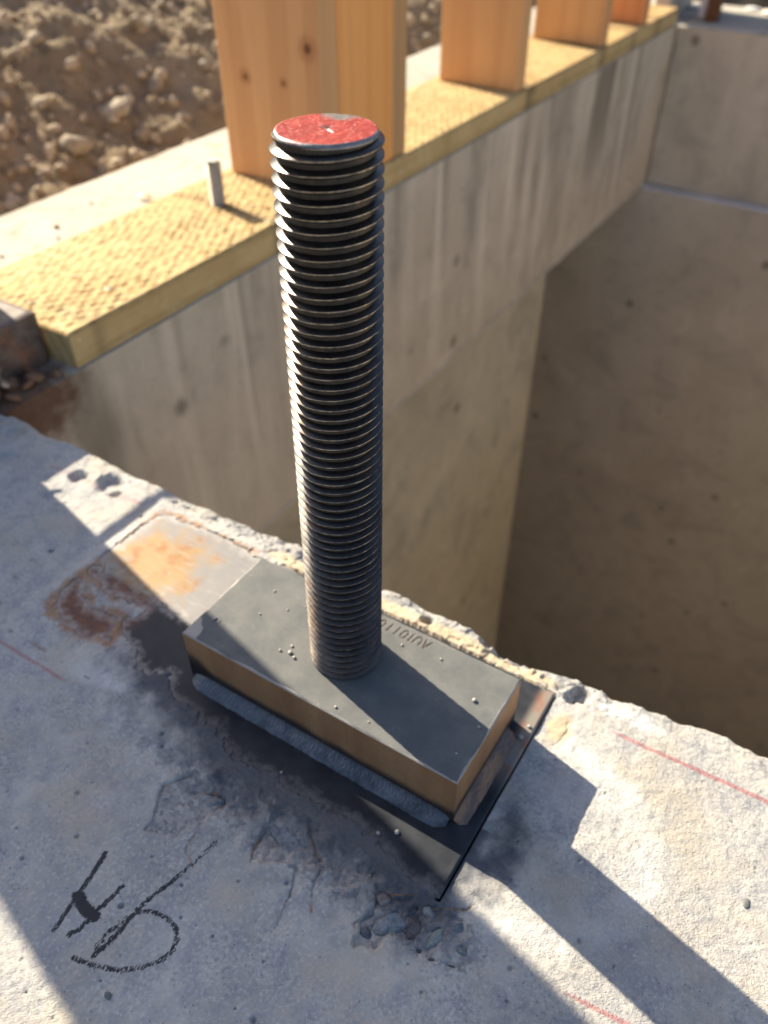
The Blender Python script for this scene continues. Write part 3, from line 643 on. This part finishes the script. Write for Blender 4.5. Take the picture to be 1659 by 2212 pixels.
wz = mw.step(mw.math('ADD', mw.sep()[2], mw.math('MULTIPLY', mw.math('SUBTRACT', w1, .5), .004)), .0060, .0085); wc = mw.mix(mw.math('MULTIPLY', wz, .6), wc, (.035, .026, .022)); wy = mw.step(mw.math('ADD', mw.sep()[1], mw.math('MULTIPLY', mw.math('SUBTRACT', w1, .5), .008)), -.0565, -.0625); wc = mw.mix(mw.math('MULTIPLY', wy, .55), wc, (.022, .025, .034))
M['weld'] = mw.out(wc, .42, .65, mw.bump(w2, .25, .0004), .5)
mw2 = MT('weld_metal_brown'); w1 = mw2.noise(1, 4, .6, mw2.vec((110, 30, 110))); 
wc = mw2.mix(mw2.step(w1, .35, .68), (.10, .075, .075), (.27, .15, .09)); wc = mw2.mix(mw2.step(mw2.noise(45, 4), .55, .7), wc, (.05, .05, .065)); M['weld2'] = mw2.out(wc, .42, .5, mw2.bump(w1, .2, .0006), .5)
bead('weld_bead', (-.108, BY0+.0005), (.1125, BY0+.0005), (0, -1), .0066, .0112, PZ-.0003, .0028, M['weld'], .00040, 1, 3.2, .0003)
bead('weld_bead', (BX1-.0005, .036), (BX1-.0005, -.0475), (1, 0), .0070, .0100, PZ-.0005, .012, M['weld2'], .00012, 3, 1.2, .0006)
spm = bpy.data.meshes.new('weld_spatter'); _bm = bmesh.new(); bmesh.ops.create_icosphere(_bm, subdivisions=2, radius=1); _bm.to_mesh(spm); _bm.free()
spm.polygons.foreach_set('use_smooth', [True]*len(spm.polygons)); M['spat'] = mat_metal('spatter_steel', (.30, .29, .27), (.42, .40, .36), .55, .3, 900)
spm.materials.append(M['spat'])
for x, y, r, zz in [(-.0335, -.0215, .0016, ZT), (-.0285, -.0235, .0013, ZT), (-.036, -.016, .001, ZT), (-.041, -.0235, .0011, ZT), (.096, .012, .0016, ZT), (.06, .0305, .0010, ZT), (.03, .027, .0009, ZT), (-.06, .01, .0008, ZT), (-.075, -.004, .0008, ZT), (-.05, .02, .0007, ZT), (-.08, .02, .0009, ZT), (.108, -.005, .0011, ZT), (.1255, .034, .0020, PZ), (.1270, .0455, .0014, PZ), (.088, -.0735, .0016, PZ), (.078, -.0805, .0014, PZ), (-.12, -.035, .0012, PZ), (.02, -.042, .0010, ZT), (.045, -.04, .0007, ZT), (.105, -.03, .0008, ZT), (-.002, -.079, .001, PZ)]:
    o = bpy.data.objects.new('weld_spatter', spm); COL.objects.link(o); o.parent = an; o.location = (x, y, zz-PZ+r*.55); o.scale = (r, r*random.uniform(.8, 1.2), r*.8)

# threaded rod
LR, RM, PITCH_T = .350, .0250, .0061
LEAN = (.0022*.846/.35, .0022*.533/.35)
def rod():
    per = 160; turns = LR/PITCH_T+2; ns = int(per*turns)
    s = np.arange(ns+1)/per; th = s*2*math.pi + R(120)
    D_ = .0029; prof = [((0, RM), (.11, RM)), ((.11, RM), (.39, RM-D_)), ((.39, RM-D_), (.72, RM-D_)), ((.72, RM-D_), (1.0, RM))]
    V = []; F = []; MI = []; off = 0
    for k, (a, b) in enumerate(prof):
        cols = 3
        q = np.linspace(0, 1, cols)[None]
        zc = (s[:, None]-1+ (a[0]+(b[0]-a[0])*q))*PITCH_T
        rc = a[1]+(b[1]-a[1])*q + 0*zc
        if k == 0: rc = rc+.00035*fbm(s[:, None]*90, q*0, 301, 3)-.0001
        rc = rc+.00008*fbm(s[:, None]*260, zc*3000, 302, 2)
        zc = zc+.00010*fbm(s[:, None]*60, q*0, 303, 3)
        rc = np.minimum(rc, .0231+np.maximum(LR-zc, 0)*.75)
        zz = np.clip(zc, 0, LR)
        T = th[:, None]+0*q
        V.append(np.stack([rc*np.cos(T)+LEAN[0]*zz, rc*np.sin(T)+LEAN[1]*zz, zz], -1).reshape(-1, 3))
        F.append(grid_faces(len(s), cols, off)); MI.append(np.full(len(F[-1]), (1, 0, 2, 0)[k])); off += len(s)*cols
    V = np.concatenate(V); F = np.concatenate(F); MI = np.concatenate(MI)
    z = V[:, 2][F]; keep = (z.max(1)-z.min(1) > 1e-7) | ((z.max(1) > 1e-6) & (z.min(1) < LR-1e-6))
    return raw_mesh('threaded_rod', V, F[keep], MI[keep])
mr = MT('black_oxide_thread'); r1 = mr.noise(70, 4, .6); r2_ = mr.noise(900, 3, .6); z = mr.sep()[2]
rc_ = mr.mix(mr.step(r1, .3, .7), (.050, .049, .050), (.080, .076, .074)); rc_ = mr.mix(mr.math('MULTIPLY', mr.step(r2_, .58, .74), .35), rc_, (.16, .15, .14))
lowd = mr.math('MULTIPLY', mr.step(z, .13, 0.0), mr.step(mr.noise(45, 5, .65), .36, .62)); rc_ = mr.mix(mr.math('MULTIPLY', lowd, .7), rc_, (.16, .125, .10)); rc_ = mr.mix(mr.math('MULTIPLY', mr.step(mr.noise(420, 4, .7), .60, .70), .7), rc_, (.012, .011, .010)); rc_ = mr.mix(mr.math('MULTIPLY', mr.step(mr.noise(30, 5, .7, mr.vec(loc=(9, 4, 1))), .52, .68), .55), rc_, (.11, .07, .045))
rc_ = mr.mix(mr.math('MULTIPLY', mr.step(mr.noise(38, 4, .6, mr.vec(loc=(3, 1, 2))), .60, .72), .75), rc_, (.05, .016, .010))
M['thread'] = mr.out(rc_, mr.math('ADD', mr.math('MULTIPLY', r1, .16), .24), .95, mr.bump(r2_, .12, .0002), .5)
M['crest'] = mat_metal('worn_crest_steel', (.16, .145, .125), (.36, .33, .285), .38, .8, 300, .15)
rd_ = put(link('threaded_rod', rod(), [M['thread'], M['crest'], mat_metal('thread_root_dark', (.030, .028, .027), (.05, .043, .038), .45, .5, 300, .2)])); rd_.location = (0, 0, ZT-PZ-.0005)  # thread roots coloured darker than the flanks
# red painted end
def rod_end():
    nr, na = 26, 96; rr_ = np.linspace(0, 1, nr)**.8; aa = np.linspace(0, 2*math.pi, na+1)[:-1]
    Rg, A = np.meshgrid(rr_, aa, indexing='ij'); rim = .0229*(1+.010*fbm(np.cos(A)*4+7, np.sin(A)*4, 311, 3)*2)
    X = Rg*rim*np.cos(A); Y = Rg*rim*np.sin(A)
    Z = .0011-.0012*np.clip((Rg-.95)/.05, 0, 1)**2+.00025*fbm(X*300, Y*300, 312, 3)*2
    um = [[(-.0036, .0014), (-.001, .0036), (.0006, .0026), (-.0012, .0004), (-.0036, .0014)], [(-.001, .0005), (.0052, -.0035)]]
    mk = np.zeros(X.shape)
    for p in um: mk = np.maximum(mk, sst(.0010, .0003, dpoly(X, Y, p)))
    Z = Z-.0006*mk
    e = .75*sst(.92, .97, Rg)*(.5+vnoise(np.cos(A)*3+5, np.sin(A)*3, 9))
    V = np.stack([X, Y, Z], -1).reshape(-1, 3); F = []
    a = np.arange(na); b = (a+1) % na
    for i in range(nr-1): F.append(np.stack([i*na+a, (i+1)*na+a, (i+1)*na+b, i*na+b], 1))
    V2 = V[(nr-1)*na:].copy(); V2[:, 2] = -.0009; V = np.concatenate([V, V2]); F.append(np.stack([(nr-1)*na+a, nr*na+a, nr*na+b, (nr-1)*na+b], 1))
    z_ = np.zeros(na)
    return raw_mesh('painted_end', V, np.concatenate(F), None, True, {'rim': np.concatenate([e.ravel(), z_+1]), 'mark': np.concatenate([mk.ravel(), z_])})
mrd = MT('red_marking_paint'); q1 = mrd.noise(160, 5, .65); q2 = mrd.noise(700, 3, .6); 
qc = mrd.mix(mrd.step(q1, .3, .7), (.23, .016, .013), (.34, .032, .024)); qc = mrd.mix(mrd.math('MULTIPLY', mrd.step(q2, .57, .66), .75), qc, (.58, .30, .24))
bk = mrd.step(mrd.math('ADD', mrd.dist((-.006, .021, .001)), mrd.math('MULTIPLY', mrd.math('SUBTRACT', q1, .5), .012)), .0105, .006)
wr = mrd.math('MAXIMUM', mrd.step(mrd.math('ADD', mrd.attr('rim'), mrd.math('MULTIPLY', mrd.math('SUBTRACT', q1, .5), 1.2)), .3, .7), mrd.math('MAXIMUM', bk, mrd.step(mrd.noise(240, 3, .6, mrd.vec(loc=(4, 4, 1))), .70, .74)))
qc = mrd.mix(mrd.math('MULTIPLY', mrd.attr('mark'), .85), qc, (.05, .02, .02))
qc = mrd.mix(wr, qc, mrd.mix(q2, (.12, .11, .11), (.40, .38, .36)))
M['red'] = mrd.out(qc, .42, mrd.math('MULTIPLY', wr, .7), mrd.bump(q1, .3, .0006, mrd.bump(q2, .2, .0003)), .45)
pe = link('painted_end', rod_end(), M['red'], rd_, (LEAN[0]*LR, LEAN[1]*LR, LR)); pe['label'] = 'red painted rod end with stamped mark'

# ================================================================== FRAMING
def slits(X, Y):
    row = np.floor(X/.0078); yy = Y+row*.0137+.004*_hash(row, row*0, 3); k = np.floor(yy/.0245); fy = yy/.0245-k; fx = X/.0078-row
    jit = (_hash(row, k, 9)-.5)*1.8
    return sst(.31, .17, np.abs(fx-.5+.12*jit))*sst(.29, .20, np.abs(fy-.5+.15*jit))*(.25+.75*_hash(row, k, 4))*(.7+.3*sst(.3, .62, vnoise(X*14, Y*9, 77)))
def sill_h(X, Y):
    return -.0028*slits(X, Y)+.0008*fbm(X*25, Y*6, 401, 3)+.0005*fbm(X*160, Y*12, 402, 3)
sp = link('sill_plate', slab('sill_plate', -.758, -.5415, .222, 2.575, -.0055, .040, .0016, .0018, sill_h, .004, {'slit': slits}, .5), [M['treated'], M['treated']])
tag(sp, 'long yellow incised treated sill plate lying on the concrete wall under the studs', 'sill plate')

def stud(name, label, x0, x1, y0, y1, z0, z1, mat, cat='stud', group=None):
    cx, cy = (x0+x1)/2, (y0+y1)/2
    o = link(name, box_mesh(name, x0-cx, x1-cx, y0-cy, y1-cy, 0, z1-z0, .0035, 2), mat, None, (cx, cy, z0)); o.data.polygons.foreach_set('use_smooth', [False]*len(o.data.polygons))
    return tag(o, label, cat, group)
WA = mat_wood('fir_brown', (.66, .355, .155), (.72, .415, .195), (.48, .21, .08), 'Z', 1, 1.3, [(-.045, -.0225, .15, .0065), (.028, -.0225, .15, .0045), (.075, -.0225, .20, .009)], ring=.7)
WB = mat_wood('fir_amber', (.84, .365, .105), (.88, .42, .135), (.70, .27, .07), 'Z', 1, 4.1, [(.0965, .04, .27, .004)], ring=1.4)
WC = mat_wood('fir_tan', (.50, .29, .125), (.56, .34, .16), (.36, .18, .07), 'Z', 1, 7.7, ring=1.2)
WD = mat_wood('fir_orange', (.66, .35, .15), (.72, .41, .18), (.50, .22, .08), 'Z', 1, 9.3, ring=.6)
WE = mat_wood('fir_orange_pale', (.62, .33, .13), (.66, .38, .17), (.46, .21, .08), 'Z', 1, 12.9, ring=.8)
WF = mat_wood('fir_salmon', (.62, .25, .10), (.66, .29, .12), (.48, .17, .06), 'Z', 1, 15.1, ring=.7)
HT = 1.25; GS = 'wall studs on the sill plate'
stud('wood_stud', 'reddish brown stud with knots, its wide face nearest behind the rod', -.738, -.5455, .745, .790, .0405, HT, WA, group=GS)
stud('timber_post', 'amber timber post between the knotty brown stud and a narrow tan stud', -.738, -.5452, .7905, .945, .0405, HT, WB, 'post')
stud('wood_stud', 'narrow tan stud on the far side of the amber post', -.738, -.546, .9455, .990, .0405, HT, WC, group=GS)
stud('wood_stud', 'orange stud with arched grain standing alone, nearest beyond the amber post', -.736, -.549, 1.447, 1.493, .0405, HT, WD, group=GS)
stud('wood_stud', 'pale orange stud between the arched grain stud and the salmon one', -.736, -.549, 1.945, 1.99, .0405, HT, WE, group=GS)
stud('wood_stud', 'salmon stud at the far end of the sill plate', -.736, -.549, 2.262, 2.306, .0405, HT, WF, group=GS)

# anchor bolt standing in the sill plate
def small_bolt(loc, r, h, pitch, label, mat, cat='bolt', name='threaded_bolt'):
    per = 24; turns = h/pitch; ns = int(per*turns); s = np.arange(ns+1)/per; th = s*2*math.pi; prof = np.array([(0, r), (.5, r*.78), (1.0, r)])
    zc = np.clip((s[:, None]-1+prof[None, :, 0]*1.0)*pitch+pitch*.5, 0, h); rc = prof[None, :, 1]+0*zc
    V = np.stack([rc*np.cos(th)[:, None], rc*np.sin(th)[:, None], zc], -1).reshape(-1, 3); F = grid_faces(len(s), 3)
    n0 = len(V); a = np.arange(24)*2*math.pi/24
    ring = np.stack([r*.9*np.cos(a), r*.9*np.sin(a), 0*a+h+.0003], 1); V = np.concatenate([V, ring, [[0, 0, h+.0006]]]); i = np.arange(24)
    F = np.concatenate([F, np.stack([n0+i, n0+(i+1) % 24, np.full(24, n0+24), np.full(24, n0+24)], 1)])
    me = bpy.data.meshes.new(name); me.from_pydata([tuple(v) for v in V], [], [tuple(dict.fromkeys(int(q) for q in f)) for f in F if len(set(f)) > 2]); me.update()
    return tag(link(name, me, mat, None, loc), label, cat)
M['zinc'] = mat_metal('zinc_plated', (.46, .43, .36), (.58, .54, .46), .42, .7, 300, .1, (.62, .75))
small_bolt((-.6640, .6265, .0385), .0115, .066, .0048, 'short zinc threaded bolt sticking up through the sill plate', M['zinc'])

# ================================================================== SMALL THINGS ON THE WALLS
M['steel_dark'] = mat_metal('rusting_plate', (.07, .05, .042), (.12, .095, .085), .6, .2, 60, .2, (.48, .66), (.13, .05, .024))
b2 = link('steel_block', slab('steel_block', -.70, -.583, -.02, .2155, -.006, .0615, .004, .004, lambda X, Y: .0004*fbm(X*40, Y*40, 4, 3), .002), [M['steel_dark'], M['steel_dark']])
tag(b2, 'dark rusty steel block against the near end of the sill plate', 'steel block')
# rubble and rust flakes where the two walls meet
mru = mat_metal('rust_flake', (.16, .075, .04), (.30, .16, .09), .85, 0, 90, .5)
rub = [rock_mesh('rubble', 80+s, 2, .4, .6) for s in range(3)]
spots = [(-.575, .150, .014), (-.562, .178, .010), (-.548, .135, .009), (-.582, .185, .009), (-.556, .160, .008), (-.566, .125, .012), (-.548, .195, .006), (-.59, .13, .011)]
for i, (x, y, r) in enumerate(spots):
    o = bpy.data.objects.new('rubble', rub[i % 3].copy()); o.data.materials.append(mru); COL.objects.link(o); o.location = (x, y, -.004+r*.3); o.scale = (r*1.2, r, r*.75); o.rotation_euler = (.2*i, .3, i*1.1)
    tag(o, 'small rust brown lump of rubble in the wall corner below the sill plate end', 'rubble', 'rust lumps in the corner')
wr_pts = [(-.592+.007*i, .152-.0035*i+.004*math.sin(i*1.7), .012+.004*math.sin(i*1.1)+.001*i) for i in range(9)]
tag(link('twisted_wire', tube_mesh('twisted_wire', wr_pts, .0022, 8), mat_metal('bright_wire', (.50, .36, .24), (.66, .52, .38), .4, .6, 400)), 'short twisted copper coloured wire scrap in the wall corner', 'wire')
# wood chips
def chip(loc, s, rot, label):
    x, y, z = s; V = []
    for i in range(7):
        t = i/6-.5
        for j in (-.5, .5):
            for k in (0, 1): V.append((t*x*2, j*y*2*(1-abs(t)*.8), z*(1-4*t*t)*1.2+k*.0009))
    F = []
    for i in range(6):
        a, b = i*4, i*4+4
        F += [(a+1, a+3, b+3, b+1), (a, b, b+2, a+2), (a, a+1, b+1, b), (a+2, b+2, b+3, a+3)]
    F += [(0, 2, 3, 1), (24, 25, 27, 26)]
    me = bpy.data.meshes.new('wood_chip'); me.from_pydata(V, [], F); me.update()
    o = link('wood_chip', me, M['chip'], None, loc); o.rotation_euler = rot; tag(o, label, 'wood chip', 'wood chips')
M['chip'] = mat_wood('chip_wood', (.72, .55, .33), (.80, .66, .45), (.55, .38, .2), 'X')
chip((-.868, .664, -.002), (.012, .007, .004), (.1, .2, .5), 'larger of two pale wood chips lying on the wall behind the sill plate')
chip((-.845, .668, -.002), (.010, .007, .005), (.2, -.1, 1.4), 'smaller of two pale wood chips lying on the wall behind the sill plate')
chip((-.585, .326, .041), (.005, .004, .002), (.3, .2, .9), 'pale wood chip on the sill plate top near its end')
chip((-.5445, .234, .028), (.0045, .002, .0015), (1.2, .7, .5), 'sliver stuck to the sill plate front near its end')
chip((-.648, .33, .041), (.007, .0012, .002), (0, 0, .4), 'dark splinter lying on the incised sill plate')
chip((-.598, .222, .063), (.006, .0012, .003), (0, 0, .2), 'curled shaving on the rusty steel block')
for i, (x, y) in enumerate(sorted([(-.83, .42), (-.90, .50), (-.80, .55), (-.86, .47), (-.93, .60), (-.81, .36), (-.88, .38), (-.79, .48)], key=lambda p: p[1]+.55*p[0])):
    o = bpy.data.objects.new('crumb', rub[i % 3]); COL.objects.link(o); o.location = (x, y, -.003); r = .003+.002*(i % 3); o.scale = (r, r*1.3, r*.6); o.rotation_euler = (0, 0, i)
    tag(o, '%s brown soil crumb from the left on the pale wall top behind the sill plate' % ['first', 'second', 'third', 'fourth', 'fifth', 'sixth', 'seventh', 'eighth'][i], 'crumb', 'soil crumbs on the wall top')
rub_shared = M['bank']
for r_ in rub: r_.materials.append(rub_shared)
small_pb = rock_mesh('pebble', 95, 2, .2, .6); mpb = mat_metal('dark_pebble', (.10, .11, .11), (.16, .17, .16), .8, 0, 300); small_pb.materials.append(mpb)
o = bpy.data.objects.new('pebble', small_pb); COL.objects.link(o); o.location = (.0003, -.2411, .001); o.scale = (.0026, .0019, .0018); tag(o, 'small dark pebble below the black marker letters', 'pebble')
o = bpy.data.objects.new('pebble', small_pb); COL.objects.link(o); o.location = (.2912, .0023, .0005); o.scale = (.0022, .0036, .0012); tag(o, 'flat dark pebble on sunlit concrete right of the rod shadow', 'pebble')
# far corner: stub post, flashing, rusty bolt, dark mound
M['pale'] = mat_wood('weathered_stub', (.50, .42, .33), (.58, .50, .41), (.38, .31, .23), 'Z', 1, 3)
stud('widened_stub_post', 'pale stub post widened to cast shade, on the far corner behind the sill plate end', -.63, -.585, 2.62, 2.90, -.004, 1.0, M['pale'], 'panel')  # stub post made wider to shade the cross wall top
M['flash'] = mat_metal('white_membrane', (.72, .72, .72), (.80, .80, .82), .5, 0, 200)
tag(link('membrane_strip', box_mesh('membrane_strip', -.512, -.492, 2.70, 2.72, -.004, .12, .004), M['flash']), 'white strip standing beside the rusty bolt at the far corner', 'strip')
M['rustbolt'] = mat_metal('rusty_bolt', (.20, .085, .035), (.30, .14, .06), .8, .1, 120, .4)
small_bolt((-.462, 2.68, -.004), .024, .16, .006, 'thick rusty bolt standing on the far corner of the cross wall', M['rustbolt'])
dm_xs = np.linspace(-.9, 3.2, 120); dm_ys = np.linspace(2.99, 5.2, 60); X, Y = np.meshgrid(dm_xs, dm_ys, indexing='ij')
Zm = -.03+np.clip((Y-3.02)*1.3, 0, 1.1)+.10*fbm(X*4, Y*4, 501, 4)+.03*fbm(X*20, Y*20, 502, 3)
mdm = MT('dark_heap'); M['dark'] = mdm.out(mdm.mix(mdm.noise(12, 3), (.012, .011, .010), (.022, .019, .016)), .75, 0, None, .2)  # black colour stands for the deep shade beyond the cross wall
tag(link('dark_heap', grid_mesh('dark_heap', X, Y, Zm), M['dark']), 'black sheeting standing for shade beyond the cross wall at upper right', 'heap')
for i, (x, y, r) in enumerate([(-.40, 2.93, .02), (-.33, 2.90, .03), (-.26, 2.92, .025), (-.20, 2.88, .03), (-.55, 2.86, .03)]):
    o = bpy.data.objects.new('mortar_lump', rock_mesh('mortar_lump', 120+i, 2, .3, .5)); o.data.materials.append(M['flash']); COL.objects.link(o); o.location = (x, y, 0); o.scale = (r*1.3, r, r*.5)
    tag(o, '%s on the back of the far wall top' % ['white crumbled lump right of the rusty bolt', 'second white lump right of the rusty bolt', 'third white lump right of the rusty bolt', 'white lump farthest right of the rusty bolt', 'white lump left of the rusty bolt'][i], 'lump', 'white lumps on the cross wall')

# ================================================================== unseen, outside the left edge: casters added to shade the wall top
stud('timber_post', 'unseen built up timber post added to cast the wide shadow, beyond the left edge', -.90, -.71, -.04, .128, .001, 1.9, WC, 'post')
stud('shadow_block', 'unseen short block added beside the post to shade the wall top, beyond the left edge', -.90, -.712, .1285, .222, -.004, .222, WE, 'block')
tag(link('shadow_dowel', tube_mesh('shadow_dowel', [(-.7065, .05, .293), (-.7065, .235, .293)], .0052, 10), M['rustbolt']), 'thin steel dowel added unseen across the post to cast a strip of shadow beyond the left edge', 'dowel')
